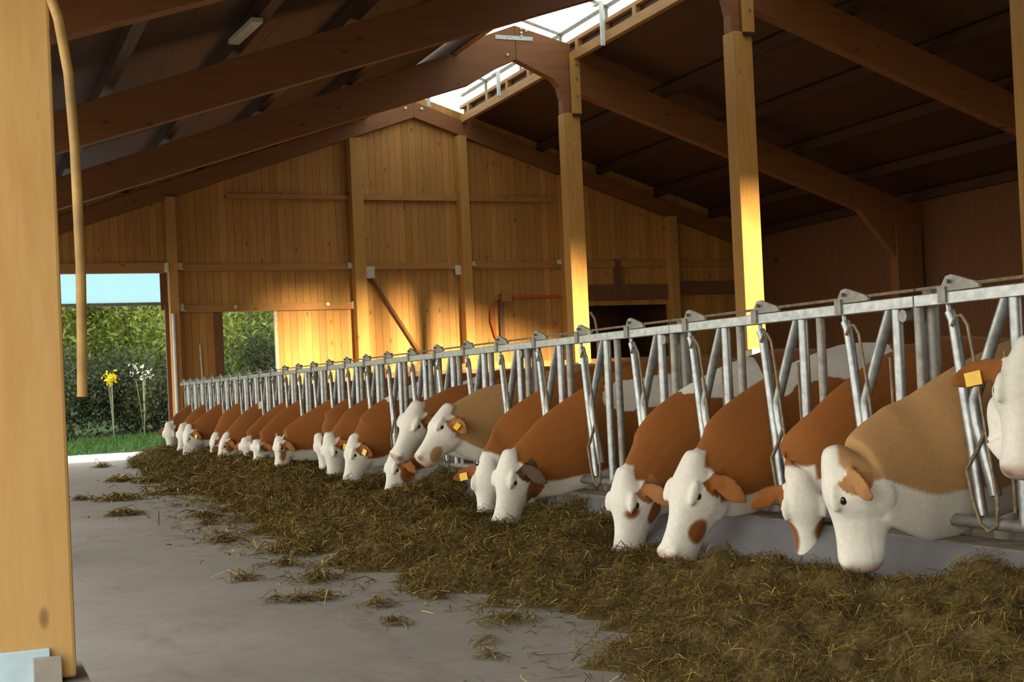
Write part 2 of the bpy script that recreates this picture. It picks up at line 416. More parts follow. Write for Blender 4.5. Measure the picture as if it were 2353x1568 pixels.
# inner posts under the ridge haunch
def inner_post(Y, lab):
    t = empty('timber_post', (10.03, Y, 1.3), label=lab, cat='post', group='inner timber posts')
    MB().box((-.16, -.13, .13), (.14, .13, 4.42)).build('shaft', M_inner, t, bevel=.008)
    sb = MB().box((-.02, -.19, 4.40), (.15, -.131, 5.45)).build('splice_board', M_inner, t, bevel=.005)
    MB().box((.0, -.2, 4.36), (.15, -.131, 4.40)).build('dark_bracket', M_dark, t)
    for z in (4.7, 5.0, 5.25): MB().tube([(.08, -.19, z), (.08, -.21, z)], .02, 8).build('bolt', M_galvd, sb)
    MB().box((-.1, -.14, -.02), (.1, .14, .14)).build('post_shoe', M_plate, t, bevel=.004)
    tag(MB().box((9.83, Y - .2, -.15), (10.23, Y + .2, 1.3)).build('concrete_pier', M_kerbtop, bevel=.01), 'concrete pier under the %s, behind the cows' % lab.split(',')[0].split(' at the')[0].split(' with')[0].lower(), 'pier', 'concrete piers')
inner_post(Y2, 'Inner timber post of the far frame, sunlit near its foot')
inner_post(Y3, 'Middle inner timber post with the tall sunlit stripe, right of centre')
inner_post(Y4, 'Inner timber post at the right edge of the view')
# outer posts of the left row
for Y, lab in ((Y5, None), (Y4, 'Hidden'), (Y3, 'Hidden'), (Y2, 'Hidden')):
    t = empty('timber_post', (XL, Y, 0), label='Big knotty timber post filling the left edge of the view' if Y == Y5 else 'Outer timber post of the left row under the %s frame' % ORD[Y], cat='post', group='outer timber posts')
    MB().box((-.16, -.14, .18), (.14, .14, zlow(XL) + .1)).build('shaft', M_post, t, bevel=.012)
    p = MB().box((-.16, -.165, -.02), (.055, -.141, .29)).build('shoe_plate', M_shoeb, t, bevel=.003)
    MB().box((.0, -.19, -.02), (.09, -.166, .265)).build('side_plate', M_shoeg, t, bevel=.003)
    MB().box((-.2, -.2, -.1), (.18, .2, .17)).build('footing', M_kerbtop, t)
# right wall posts
for Y, k in ((Y2, 'far'), (Y3, 'near')):
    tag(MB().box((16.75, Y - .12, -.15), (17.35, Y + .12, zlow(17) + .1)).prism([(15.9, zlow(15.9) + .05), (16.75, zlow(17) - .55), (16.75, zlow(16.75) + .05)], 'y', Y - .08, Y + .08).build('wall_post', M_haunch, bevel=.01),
        'brown timber post with haunch on the dark right wall, %s one' % k, 'post', 'right wall posts')

# gable wall framing
def rail(x0, x1, z0, z1, lab, d=.08, mat=None):
    return tag(MB().box((x0, Y1 - d, z0), (x1, Y1 - .002, z1)).build('wall_rail', mat or M_railx, bevel=.006), lab, 'rail', 'rails on the gable wall')
gp = [(3.93, 4.10, 'beside the doorway'), (7.60, 7.84, 'right of the sunlit panel'), (9.93, 10.13, 'below the ridge'), (12.25, 12.42, 'behind the far inner post'), (14.85, 15.05, 'right of the dark doorway')]
for x0, x1, lab in gp:
    zt = zlow((x0 + x1) / 2) + .25
    tag(MB().box((x0, Y1 - .28, 0), (x1, Y1 - .003, zt)).build('wall_post', M_inner, bevel=.006), 'vertical timber on the gable wall, ' + lab, 'post', 'gable wall posts')
segs = [(4.10, 7.60, 'left bay'), (7.84, 9.93, 'bay left of the ridge'), (10.13, 12.25, 'bay right of the ridge'), (12.42, 14.85, 'bay over the dark doorway'), (15.05, 17.3, 'far right bay')]
for x0, x1, lab in segs:
    rail(x0, x1, 3.58, 3.72, 'middle timber rail in the ' + lab)
    if zlow(x1) > 5.2 and zlow(x0) > 5.0: rail(x0, x1, 5.0, 5.12, 'upper timber rail in the ' + lab)
rail(5.1, 7.60, 5.0, 5.1, 'upper timber rail in the left bay')
rail(4.10, 7.60, 2.78, 2.93, 'timber lintel above the window and the sunlit panel', .11)
rail(DX0, DX1, 3.55, 3.75, 'timber beam over the doorway', .1)
rail(12.42, 14.85, 2.86, 3.2, 'dark wide header board over the dark doorway', .1, M_darkw)
rail(15.05, 17.2, 2.95, 3.25, 'dark header board in the far right bay', .1, M_darkw)
tag(MB().box((13.55, Y1 - .09, 3.2), (13.7, Y1 - .002, 3.75)).build('wall_stud', M_darkw), 'short dark stud above the dark doorway', 'stud')
# window frame posts and the grey sliding panel edge
tag(MB().box((4.80, Y1 - .07, .3), (4.95, Y1 - .002, 2.78)).build('wall_post', M_darkw, bevel=.004), 'dark upright at the left side of the window opening', 'post')
tag(MB().box((5.97, Y1 - .05, .3), (6.03, Y1 + .03, 2.78)).build('steel_jamb', M_galvd), 'narrow grey steel jamb at the right side of the window opening', 'jamb')
# door track and pale blue roller sheet in the doorway
tag(MB().box((DX0, Y1 + .10, 3.0), (DX1 + .02, Y1 + .112, 3.66)).build('plastic_sheet', M_sheet), 'pale blue plastic sheet across the top of the doorway', 'sheet')
tag(MB().box((DX0 - .2, Y1 + .06, 2.94), (DX1 + .05, Y1 + .13, 3.0)).build('door_track', M_galvd), 'brownish steel bar below the blue sheet in the doorway', 'bar')
tag(MB().tube([(3.97, Y1 - .32, .0), (3.97, Y1 - .32, 2.75)], .032, 10).build('white_pipe', M_white, smooth=True), 'slim white pipe standing at the right jamb of the doorway', 'pipe')
tag(MB().box((3.86, Y1 - .04, 0), (3.93, Y1 + .06, 2.94)).build('door_jamb', M_darkw), 'brown timber jamb on the right of the doorway', 'jamb')
tag(MB().tube([(4.56, Y1 - .02, .0), (4.50, Y1 - .02, 2.16)], .022, 8).build('pipe', M_plate, smooth=True), 'thin pale pipe on the board panel beside the window', 'pipe')
# pale brackets
for x, z, w_, h_, lab in ((3.90, 3.64, .05, .17, 'narrow pale bracket at the doorway corner'), (4.16, 3.67, .10, .13, 'square pale bracket right of the doorway corner'), (4.17, 2.88, .07, .15, 'L-shaped pale bracket at the left end of the lintel'),
                  (7.59, 2.86, .05, .16, 'pale bracket at the right end of the lintel'), (7.55, 3.66, .09, .12, 'grey bracket at the right end of the middle rail'), (9.87, 3.55, .12, .2, 'pale bracket left of the ridge post'), (10.2, 3.68, .1, .1, 'small pale bracket right of the ridge post'), (12.2, 3.7, .1, .1, 'small pale bracket left of the far inner post')):
    tag(MB().box((x - w_ / 2, Y1 - .125 - (.18 if x < 3.92 else 0), z - h_ / 2), (x + w_ / 2, Y1 - .08, z + h_ / 2)).box((x - w_ / 2, Y1 - .14, z - h_ / 2), (x + w_ / 2 + .03, Y1 - .08, z - h_ / 2 + .025)).build('bracket', M_plate), lab, 'bracket', 'brackets on the gable wall')
for x, z, lab in ((5.2, 2.87, 'round pale cap on the lintel, left one'), (7.05, 2.89, 'round dull cap on the lintel, right one')):
    tag(MB().tube([(x, Y1 - .11, z), (x, Y1 - .14, z)], .035, 12).build('round_cap', M_plate, smooth=True), lab, 'cap')
# diagonal brace with its plate
t = empty('diagonal_brace', (7.97, Y1 - .07, 3.5), label='dark diagonal brace running down right from a grey plate on the gable wall', cat='brace')
MB().box((-.10, -.02, -.10), (.10, .03, .14)).build('end_plate', M_plate, t, bevel=.004)
MB().tube([(.02, -.02, -.1), (.62, -.02, -1.05), (1.05, -.02, -1.75)], .035, 8).build('rod', M_darkw, t)
# orange pipe run with a bent hose
t = empty('orange_pipe', (10.8, Y1 - .05, 2.9), label='orange red pipe along the gable wall with a bent hose hanging down', cat='pipe')
MB().tube([(0, 0, .06), (1.4, 0, .06), (2.0, 0, .06), (3.2, 0, .05), (4.7, 0, .05)], .035, 8).build('pipe_run', M_orange, t, smooth=True)
MB().tube([(0, 0, .06), (-.12, 0, -.02), (-.2, 0, -.22), (-.21, 0, -.45), (-.13, 0, -.75), (0, 0, -1.0)], .03, 8).build('hose', M_orange, t, smooth=True)
MB().box((-.02, -.03, -1.05), (.08, .05, .12)).build('upright', M_darkw, t)
MB().box((.04, -.06, -.03), (.26, .04, .16)).build('clamp', M_railx, t)
# half doorway depth: dark room beyond
struct(MB().box((12.4, Y1 + .3, -.15), (15.2, Y1 + 3, -.1)).box((12.4, Y1 + 3, -.1), (15.2, Y1 + 3.1, 3)).box((12.3, Y1 + .07, -.1), (12.4, Y1 + 3.1, 3)).box((15.2, Y1 + .07, -.1), (15.3, Y1 + 3.1, 3)).box((12.3, Y1 + .07, 3), (15.3, Y1 + 3.1, 3.1)).build('wall_side_room', M_darkw))
tag(MB().tube([(12.95, Y1 - .25, -.15), (12.95, Y1 - .25, 1.2), (12.97, Y1 - .25, 2.1), (12.92, Y1 - .25, 2.45), (12.82, Y1 - .25, 2.6)], .028, 8).build('curved_pipe', M_plate, smooth=True), 'slim pale pipe with bent top at the dark doorway', 'pipe')
# board partition in front of the gable
t = empty('partition', (0, Y1 - 1.2, -.15), label='brown board partition across the pens before the gable wall', cat='partition')
MB().box((7.9, -.03, 0), (16.9, .03, 1.62)).build('board_panel', M_darkw, t)
MB().box((7.9, -.06, 1.6), (16.9, .06, 1.72)).build('top_rail', M_railx, t)
for x in (7.95, 10.2, 12.5, 14.7, 16.8): MB().box((x - .06, .03, 0), (x + .06, .15, 1.7)).build('stake', M_post, t)
# small pale batten under the roof boards
tag(MB().bar((3.13, 14.05, ztop(3.2) - .027), (3.06, 15.0, ztop(3.2) - .027), .12, .05).build('batten', M_plate), 'pale narrow batten under the dark roof boards at upper left', 'batten')

# hanging hose by the left post
pts = [(.28, 4.62, 2.62), (.33, 4.61, 2.50), (.37, 4.6, 2.36), (.395, 4.6, 2.18), (.405, 4.6, 1.95), (.408, 4.6, 1.55), (.402, 4.6, 1.3), (.396, 4.6, 1.125)]
tag(MB().tube(pts, .0165, 12).build('hanging_hose', M_hose, smooth=True), 'yellow brown hose hanging down beside the big left post', 'hose')

# ------------------------------------------------------------------ outdoors
struct(MB().box((-60, -60, -.6), (60, 90, -.25)).build('ground', M_soil))
struct(MB().box((-40, Y1 + .25, -.5), (40, 32.0, -.02)).build('road', M_road))
def grass_patch():
    n = 9000
    x = rng.uniform(-6, 12, n); y = rng.uniform(31.2, 33.2, n); base = (y - 31.2) * .10 - .05 + (x - 2) * .04
    h = rng.uniform(.06, .2, n); a = rng.uniform(0, 2*pi, n); wd = rng.uniform(.012, .03, n)
    dx, dy = np.cos(a) * wd, np.sin(a) * wd; lx, ly = rng.normal(0, .06, n), rng.normal(0, .06, n)
    V = np.zeros((n, 4, 3)); V[:, 0] = np.c_[x - dx, y - dy, base]; V[:, 1] = np.c_[x + dx, y + dy, base]
    V[:, 2] = np.c_[x + dx * .3 + lx, y + dy * .3 + ly, base + h]; V[:, 3] = np.c_[x - dx * .3 + lx, y - dy * .3 + ly, base + h]
    F = np.arange(n * 4).reshape(n, 4); g = rng.uniform(.7, 1.3, n)
    C = np.repeat(np.c_[.10 * g, .22 * g, .05 * g], 4, 0)
    V2 = []; 
    return V.reshape(-1, 3), F, C
V, F, C = grass_patch()
tag(link('grass', mesh_np('grass', V, F, C), M_leaf), 'green grass verge beyond the road, seen through the doorway', 'grass', kind='stuff')
V = []; F = []; nx, ny = 30, 12
for j in range(ny + 1):
    for i in range(nx + 1):
        x = -20 + 45 * i / nx; y = 31 + 40 * j / ny; V.append((x, y, min(.45, (y - 31.2) * .10) - .06 + max(0, y - 39) * .3 + max(-.2, min(.3, (x - 2) * .04)) * (y > 31.1)))
for j in range(ny):
    for i in range(nx): a = j * (nx + 1) + i; F.append((a, a + 1, a + nx + 2, a + nx + 1))
struct(link('terrain', mesh_np('terrain', V, F), simple('verge soil', (.05, .09, .025), .95, 0, .4, 2)))

def leaves(n, c, r, size, col, hollow=.45, clump=26):
    cc = np.array(c); r = np.array(r)
    d = rng.normal(size=(clump, 3)); d /= np.linalg.norm(d, axis=1)[:, None]
    cen = cc + d * r * rng.uniform(hollow, .85, (clump, 1))
    k = rng.integers(0, clump, n); p = cen[k] + rng.normal(size=(n, 3)) * r * .2
    a = rng.normal(size=(n, 3)); a /= np.linalg.norm(a, axis=1)[:, None]; b = np.cross(a, rng.normal(size=(n, 3))); b /= np.linalg.norm(b, axis=1)[:, None]
    s = size * rng.uniform(.6, 1.4, (n, 1))
    V = np.stack([p - a * s, p - b * s * .45, p + a * s, p + b * s * .45], 1).reshape(-1, 3)
    F = np.arange(n * 4).reshape(n, 4)
    g = rng.uniform(.65, 1.35, (n, 1)) * (.8 + .4 * rng.random((clump, 1)))[k]
    C = np.repeat(np.array(col) * g, 4, 0)
    return V, F, C
def tree(name, lab, cat, base, h, r, n, size, col, grp='bushes and trees outside'):
    x, y, z = base
    t = empty(name, base, label=lab, cat=cat, group=grp)
    V, F, C = leaves(n, (0, 0, h * (.58 if name == 'tree' else .46)), (r, r * .8, h * .46), size, col)
    ob = link('crown', mesh_np('crown', V, F, C), M_leaf, t)
    o = MB(); o.tube([(0, 0, -.5), (.05, 0, h * .3), (-.1, .05, h * .75)], [.09, .07, .03], 8)
    for k in range(7):
        a = random.uniform(0, 6.28); zz = h * random.uniform(.2, .5)
        o.tube([(0, 0, zz), (cos(a) * r * .45, sin(a) * r * .4, zz + h * .15), (cos(a) * r * .85, sin(a) * r * .7, zz + h * .3)], [.04, .025, .01], 6)
    o.build('trunk', M_bark, t, smooth=True)
    return t
DG = (.075, .10, .045); MG = (.12, .18, .045); YG = (.30, .36, .07)  # dark green has the bushes' shade put into the leaf colour
tree('tree', 'yellow green tree at the left of the doorway view', 'tree', (1.6, 38, .3), 4.9, 2.0, 9000, .085, YG)
tree('tree', 'bright green tree filling the top of the doorway view', 'tree', (4.6, 39, .3), 5.6, 2.4, 11000, .085, (.27, .34, .065))
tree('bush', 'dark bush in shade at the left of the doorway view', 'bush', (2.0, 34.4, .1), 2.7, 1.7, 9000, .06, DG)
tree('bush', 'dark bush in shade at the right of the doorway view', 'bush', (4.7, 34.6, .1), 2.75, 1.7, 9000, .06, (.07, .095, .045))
tree('tree', 'light green tree with pale branches seen through the window opening', 'tree', (7.3, 35, .2), 5.4, 2.2, 11000, .07, (.30, .38, .08))
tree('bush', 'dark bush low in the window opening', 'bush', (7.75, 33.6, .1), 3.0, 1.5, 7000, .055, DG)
tree('tree', 'dark tree standing behind the other trees on the left', 'tree', (3.0, 45, .4), 6.5, 3.2, 6000, .15, MG)
tree('tree', 'dark tree standing behind the trees of the window view', 'tree', (9.5, 45, .4), 7.0, 3.4, 6000, .15, MG)
# flowering plants in the verge
def flower(lab, base, h, col, n, spread):
    t = empty('flowering_plant', base, label=lab, cat='plant', group='flowering plants in the verge')
    o = MB()
    for k in range(6):
        a = random.uniform(0, 6.28); s = random.uniform(.2, 1) * spread * .6
        o.tube([(0, 0, -.1), (cos(a) * s * .5, sin(a) * s * .5, h * .5), (cos(a) * s, sin(a) * s, h * random.uniform(.85, 1))], .006, 5)
    o.build('stem', simple('pale stem', (.30, .30, .20), .8), t)
    V, F, C = leaves(n, (0, 0, h), (spread, spread, h * .16), .045, col, .2, 8)
    link('flower', mesh_np('flower', V, F, C), M_bright, t)
flower('tall plant with yellow flowers in the verge beyond the doorway', (3.55, 33.2, .25), 1.45, (.75, .62, .03), 160, .22)
flower('plant with small white flowers in the verge beyond the doorway', (4.3, 33.6, .3), 1.55, (.75, .78, .72), 50, .38)
# ------------------------------------------------------------------ feed barrier
XF, PIT, YK0 = 4.06, .75, 4.707          # fence plane, slot pitch, y of the slot-0 latch
ZT, ZB = 1.395, .42                      # rail centre, bottom rail
def ky(k): return YK0 + PIT * k
# one slot, local y = 0 at its latch, towards the camera negative
def slot_parts():
    P = {}
    P['pivot_bar'] = [(MB().tube([(0, .02, ZT - .06), (0, .0, ZT - .10), (0, -.12, ZB + .03)], .024, 10).tube([(0, .03, ZT), (0, .02, ZT - .09)], .012, 6), M_galv)]
    P['yoke_bar'] = [(MB().tube([(0, -.33, ZT - .02), (0, -.25, ZT - .17), (0, -.11, .95), (0, -.105, .90), (0, -.115, .84), (0, -.21, ZB + .12)], .026, 10), M_galv)]
    P['fixed_bar'] = [(MB().tube([(.0, -.375, ZT), (.0, -.375, ZB)], .027, 10), M_galv), (MB().tube([(.0, -.525, ZT), (.0, -.525, ZB)], .024, 10), M_galvd)]
    arc = [(-.03, -.02, 1.27), (-.03, -.05, 1.31), (-.03, -.085, 1.315), (-.03, -.12, 1.27), (-.03, -.15, 1.12), (-.03, -.23, .62), (-.03, -.25, ZB + .06)]
    P['guide_rod'] = [(MB().tube(arc, .0075, 6), M_rust), (MB().tube([(.03, -.27, 1.15), (.03, -.285, ZB + .05)], .007, 6), M_rust)]
    P['stop_loop'] = [(MB().tube([(-.03, -.20, .82), (-.03, -.14, .73), (-.03, -.07, .65), (-.03, -.1, .52), (-.03, -.14, .42), (-.03, -.19, .39), (-.03, -.24, .42), (-.03, -.25, .55)], .009, 6), M_rust)]
    la = MB().prism([(.03, ZT + .03), (.035, ZT + .055), (.005, ZT + .095), (-.03, ZT + .1), (-.17, ZT + .06), (-.2, ZT + .045), (-.2, ZT + .03)], 'x', -.03, -.014)
    la.box((-.04, .0, ZT - .02), (.04, .05, ZT + .05)); la.tube([(-.05, -.02, ZT + .07), (.04, -.02, ZT + .07)], .01, 6)
    P['latch'] = [(la, M_galvd)]
    return P
PROTO = {}
for nm, lst in slot_parts().items():
    PROTO[nm] = []
    for mb, mat in lst:
        me = mb.mesh(nm); me.shade_smooth(); me.set_sharp_from_angle(angle=radians(42)); me.materials.append(mat); PROTO[nm].append(me)
NUM = ['nearest', 'second', 'third', 'fourth', 'fifth', 'sixth', 'seventh', 'eighth', 'ninth', 'tenth', 'farthest']
def panel(idx, k0, slots, kend):
    """panel covering slots, from k0 (near end) to kend"""
    t = empty('feed_barrier', (XF, ky(k0), .42), label='galvanised self-locking feed barrier panel, %s from the camera along the row' % NUM[idx], cat='feed barrier', group='feed barrier panels')
    t.location.z = 0
    L = PIT * (kend - k0)
    o = MB().box((-.03, .004, ZT - .027), (.03, L - .004, ZT + .027)); o.build('top_rail', M_galv, t, bevel=.004)
    MB().tube([(0, .004, ZB), (0, L - .004, ZB)], .028, 10).build('bottom_rail', M_galvd, t, smooth=True)
    MB().tube([(-.015, .01, ZT + .052), (-.015, L - .01, ZT + .052)], .008, 6).build('lock_rod', M_rust, t, smooth=True)
    for k in slots:
        for nm, lst in PROTO.items():
            for me in lst:
                c = bpy.data.objects.new(nm, me); COL.objects.link(c); c.parent = t; c.location = (0, PIT * (k - k0), 0)
    o = MB()
    for y in np.arange(.2, L, .37): o.box((-.034, y, ZT - .018), (-.0301, y + random.uniform(.03, .08), ZT + .02))
    return t
for i in range(10):
    ks = -2.7 + 3 * i; panel(i, ks, [math.ceil(ks + .33) + q for q in range(3)], ks + 3)
panel(10, 27.3, [28], 28.5)
for i in range(11):
    k = .3 + 3 * (i - 1)
    t = empty('barrier_post', (XF + .07, ky(k), 0), label='round steel post behind the feed barrier, %s from the camera' % NUM[i], cat='post', group='feed barrier posts')
    MB().tube([(0, 0, .3), (0, 0, ZT + .05)], .038, 12).build('tube', M_galvd, t, smooth=True)
    MB().tube([(0, 0, ZT + .05), (0, 0, ZT + .062)], .045, 12).build('cap', M_galv, t, smooth=True)
    MB().tube([(-.09, .09, ZT - .06), (.05, .09, ZT - .06)], .03, 8).build('clamp', M_galvd, t, smooth=True)

# ------------------------------------------------------------------ cows
def pix_ray(x, y):
    d = RIGHT * ((x - 1176.5) / 3103.1) + DOWN * ((y - 846.455) / 3103.1) + FWD
    return d
def at_y(x, y, Y):
    d = pix_ray(x, y); return Vector((0, 0, 1.1)) + d * (Y / d.y)
def npv(v): return np.array((v.x, v.y, v.z))
def sn(P, f, seed):
    """smooth pseudo noise on (n,3) in about -1..1"""
    r = np.random.default_rng(seed); o = np.zeros(len(P)); 
    for k in range(7):
        d = r.normal(size=3); d /= np.linalg.norm(d); o += np.sin(P @ d * f * r.uniform(.6, 1.7) + r.uniform(0, 6.28))
    return o / 3.0
HEAD = [(-.15, -.01, .05, .034), (-.12, .018, .082, .052), (-.06, .030, .105, .062), (.02, .036, .155, .076), (.12, .040, .205, .098), (.23, .046, .246, .118), (.32, .045, .262, .126), (.42, .034, .262, .114),
        (.52, .023, .242, .088), (.62, .016, .212, .078), (.72, .014, .19, .072), (.82, .016, .178, .074), (.90, .018, .172, .077), (.96, .012, .164, .073), (1.01, -.006, .148, .062), (1.045, -.04, .12, .038)]
BROWN = np.array((.27, .092, .016)); TAN = np.array((.47, .265, .105)); WHITE = np.array((.80, .77, .68)); PINK = np.array((.62, .40, .31))
def catmull(P, n):
    out = []
    for i in range(len(P) - 1):
        p0, p1, p2, p3 = P[max(i-1, 0)], P[i], P[i+1], P[min(i+2, len(P)-1)]
        for q in range(n):
            t = q / n
            out.append(.5 * ((2*p1) + (p2-p0)*t + (2*p0-5*p1+4*p2-p3)*t*t + (3*p1-p0-3*p2+p3)*t**3))
    out.append(P[-1]); return out
MUZ = []
def make_cow(j, poll, muz, psi, lab, base=BROWN, vox=.013, dyp=0, dym=0, patches=(), bmin=.06, throat=True, tagd=(), horn=False, lift=0, back=0, seed=1, earc=None, earlift=0., hz=0, body=True, spot=None, nk=1.0, thw=0.):
    """poll and muzzle as pixels in the photograph, taken at the depth of the cow's own feeding place"""
    Yk = ky(j + .2)
    Pp = at_y(*poll, Yk + dyp); Mm = at_y(*muz, Yk + dym)
    u = (Mm - Pp); Pp = Pp + u * .085; Mm = Mm - u * .015; u = (Mm - Pp); L = u.length * 1.03; u.normalize(); k = min(1.15, max(.95, L / .44))
    a = radians(psi); D = Vector((-cos(a), -sin(a), hz)); D = (D - u * D.dot(u)).normalized(); S = u.cross(D)
    if S.dot(Vector((sin(a), -cos(a), 0))) < 0: S = -S
    rr = random.Random(seed)
    o = MB(); n = 20
    # head
    rings = []
    for t, du, dv, hw in HEAD:
        c = Pp + u * (t * L); mid = (du - dv) / 2 * k; hh = (du + dv) / 2 * k; ring = []
        for q in range(n):
            th = 2 * pi * q / n; ct, st = cos(th), sin(th)
            ex = .82
            cx = math.copysign(abs(ct) ** ex, ct); sx_ = math.copysign(abs(st) ** ex, st)
            wf = 1 - .30 * max(0, -ct) * (1 if t < .75 else .4) - (.10 * max(0, ct) if t > .4 else 0)
            ring.append(c + D * (mid + hh * cx) + S * (hw * k * sx_ * wf))
        rings.append(ring)
    o.loft(rings)
    for s in (-1, 1):
        # brow, cheek, nostril wing
        o.ell(Pp + u * (.31 * L) + D * (.004 * k) + S * (s * .098 * k), (u * .065 * k, S * .020 * k, D * .024 * k), 10, 6)
        o.ell(Pp + u * (.34 * L) - D * (.15 * k) + S * (s * .062 * k), (u * .085 * k, S * .045 * k, D * .09 * k), 10, 6)
        o.ell(Pp + u * (.945 * L) - D * (.02 * k) + S * (s * .045 * k), (u * .04 * k, S * .03 * k, D * .03 * k), 8, 6)
    # ears
    earax = []
    for s in (-1, 1):
        b = Pp + u * (.07 * L) - D * (.075 * k) + S * (s * .065 * k)
        d = (S * s - D * .28 + u * .12 + Vector((0, 0, -.18 + earlift))).normalized(); wv = (u - d * u.dot(d)).normalized(); nn = d.cross(wv)
        er = []; le = .235 * k
        for q, wd, th in ((0, .024, .022), (.2, .032, .016), (.42, .050, .0125), (.62, .056, .0115), (.8, .046, .011), (.93, .026, .010), (1, .008, .008)):
            c = b + d * (le * q) - nn * (.02 * sin(q * pi)) + Vector((0, 0, -.03 * q * q))
            er.append([c + wv * (wd * k * cos(2*pi*z/12)) + nn * (max(th, vox * .8) * sin(2*pi*z/12)) for z in range(12)])
        o.loft(er); earax.append((b, d, le, wv, nn))
    # neck
    Hc = Pp + u * (.19 * L) - D * (.135 * k)
    ctl = [Vector((4.98, Yk, .84)), Vector((4.72, Yk, .84)), Vector((4.40, Yk, .78)), Vector((XF, Yk, .665 + lift * .35)), Hc.lerp(Vector((XF, Yk, .665 + lift * .35)), .48) + Vector((0, 0, -.005)), Hc]
    siz = [(.41, .27), (.41, .25), (.375, .185), (.325 * nk, .142), (.28 * nk, .118), (.185 * nk, .098)]
    path = catmull(ctl, 14); sz = []
    for i in range(len(siz) - 1):
        for q in range(14): t = q / 14; sz.append([siz[i][z] * (1 - t) + siz[i+1][z] * t for z in (0, 1)])
    sz.append(siz[-1])
    nr = []; cen = []; dn = []; ha = []
    for i, c in enumerate(path):
        t = (path[min(i+1, len(path)-1)] - path[max(i-1, 0)]).normalized(); f = i / (len(path) - 1)
        ref = Vector((0, 0, 1)).lerp(D * .55 + Vector((0, 0, .7)), max(0, (f - .55) / .45))
        d = (ref - t * ref.dot(t)).normalized(); s_ = t.cross(d)
        A, W = sz[i]; ring = []
        for q in range(n):
            th = 2 * pi * q / n; wf = 1 - .35 * max(0, -cos(th)) ** 2 - .25 * max(0, cos(th)) ** 3
            ring.append(c + d * (A * cos(th)) + s_ * (W * sin(th) * wf))
        nr.append(ring); cen.append(npv(c)); dn.append(npv(d)); ha.append(A)
    o.loft(nr)
    # dewlap
    if body:
        skew = rr.uniform(-.08, .08); tr = []
        for x, zc, A, W in ((4.80, .83, .40, .24), (5.0, .82, .425, .285), (5.3, .80, .43, .32), (5.65, .785, .42, .34), (6.0, .82, .40, .315), (6.28, .88, .345, .27), (6.46, .96, .25, .19), (6.56, 1.0, .12, .09)):
            c = Vector((x, Yk + skew * (x - 4.8), zc + back)); ring = []
            for q in range(n):
                th = 2 * pi * q / n; wf = 1 - .30 * max(0, cos(th)) ** 2
                ring.append(c + Vector((0, 0, A * cos(th))) + Vector((0, W * sin(th) * wf, 0)))
            tr.append(ring)
        o.loft(tr)
        for x, s, kn in ((4.98, -1, 0), (4.98, 1, 0), (6.22, -1, 1), (6.22, 1, 1)):
            y0 = Yk + skew * (x - 4.8) + s * .16
            if kn: pth = [(x - .02, y0, .72), (x - .08, y0 + s * .02, .45), (x + .08, y0 + s * .02, .24), (x + .03, y0 + s * .02, -.05), (x - .01, y0 + s * .02, -.15)]; rd = [.15, .10, .05, .042, .06]
            else: pth = [(x, y0, .62), (x, y0, .40), (x - .02, y0, .18), (x, y0, -.05), (x - .02, y0, -.15)]; rd = [.11, .08, .052, .042, .06]
            o.tube(pth, rd, 10)
        o.tube([(6.52, Yk + skew * 1.7, 1.12), (6.63, Yk + skew * 1.8, 1.0), (6.66, Yk + skew * 1.8, .6), (6.66, Yk + skew * 1.8, .3)], [.035, .03, .024, .035], 8)
        o.ell((6.0, Yk + skew * 1.2, .42), (Vector((.2, 0, 0)), Vector((0, .15, 0)), Vector((0, 0, .14))), 10, 6)
    me0 = o.mesh('cow_raw'); tmp = bpy.data.objects.new('cow_raw', me0); COL.objects.link(tmp)
    m = tmp.modifiers.new('r', 'REMESH'); m.mode = 'VOXEL'; m.voxel_size = vox; m.use_smooth_shade = True
    m = tmp.modifiers.new('s', 'SMOOTH'); m.factor = .5; m.iterations = 8 if vox < .012 else 4
    dg = bpy.context.evaluated_depsgraph_get(); me = bpy.data.meshes.new_from_object(tmp.evaluated_get(dg))
    bpy.data.objects.remove(tmp); bpy.data.meshes.remove(me0); me.name = 'cow'
    nv = len(me.vertices); V = np.empty(nv * 3, np.float32); me.vertices.foreach_get('co', V); V = V.reshape(-1, 3).astype(np.float64)
    # head coordinates
    r = V - npv(Pp); t = r @ npv(u) / L; d = r @ npv(D) / k; s = r @ npv(S) / k
    nz = sn(V, 26, seed); nz2 = sn(V, 7, seed + 50)
    inhead = (t > -.3) & (t < 1.12) & (d > -.27) & (d < .08) & (np.abs(s) < .17)
    # nostrils
    nos = np.zeros(nv)
    for q in (-1, 1):
        e = np.sqrt(((t - .985) * L / 1.2) ** 2 + (d + .018) ** 2 + ((s - q * .05)) ** 2); nos = np.maximum(nos, np.clip(1 - e / .032, 0, 1))
        V -= (npv(u) * .012 + npv(S) * q * .006)[None] * (np.clip(1 - e / .024, 0, 1)[:, None])
    mouth = inhead & (t > .70) & (np.abs(d + .122 - .02 * (1 - t)) < .006)
    # neck coordinates
    cen = np.array(cen); dn = np.array(dn); ha = np.array(ha)
    dd = ((V[:, None, :] - cen[None]) ** 2).sum(2); ix = dd.argmin(1); vr = ((V - cen[ix]) * dn[ix]).sum(1) / ha[ix]; pr = ix / (len(cen) - 1)
    col = np.repeat(base[None], nv, 0) * (1 + .10 * nz2[:, None])
    white = np.zeros(nv, bool)
    # body patches
    bod = V[:, 0] > 4.25
    for (xa_, xb_, za_, zb_) in (spot or ()):
        q = np.minimum(np.minimum(V[:, 0] - xa_, xb_ - V[:, 0]), np.minimum(V[:, 2] - za_, zb_ - V[:, 2])); white |= (q > .05 * nz2 + .02 * nz) & (V[:, 0] > 4.0)
    sm = lambda q: np.clip(.5 + q / (1.4 * vox), 0, 1)
    wm = sm(np.where(white, 1., -1.))
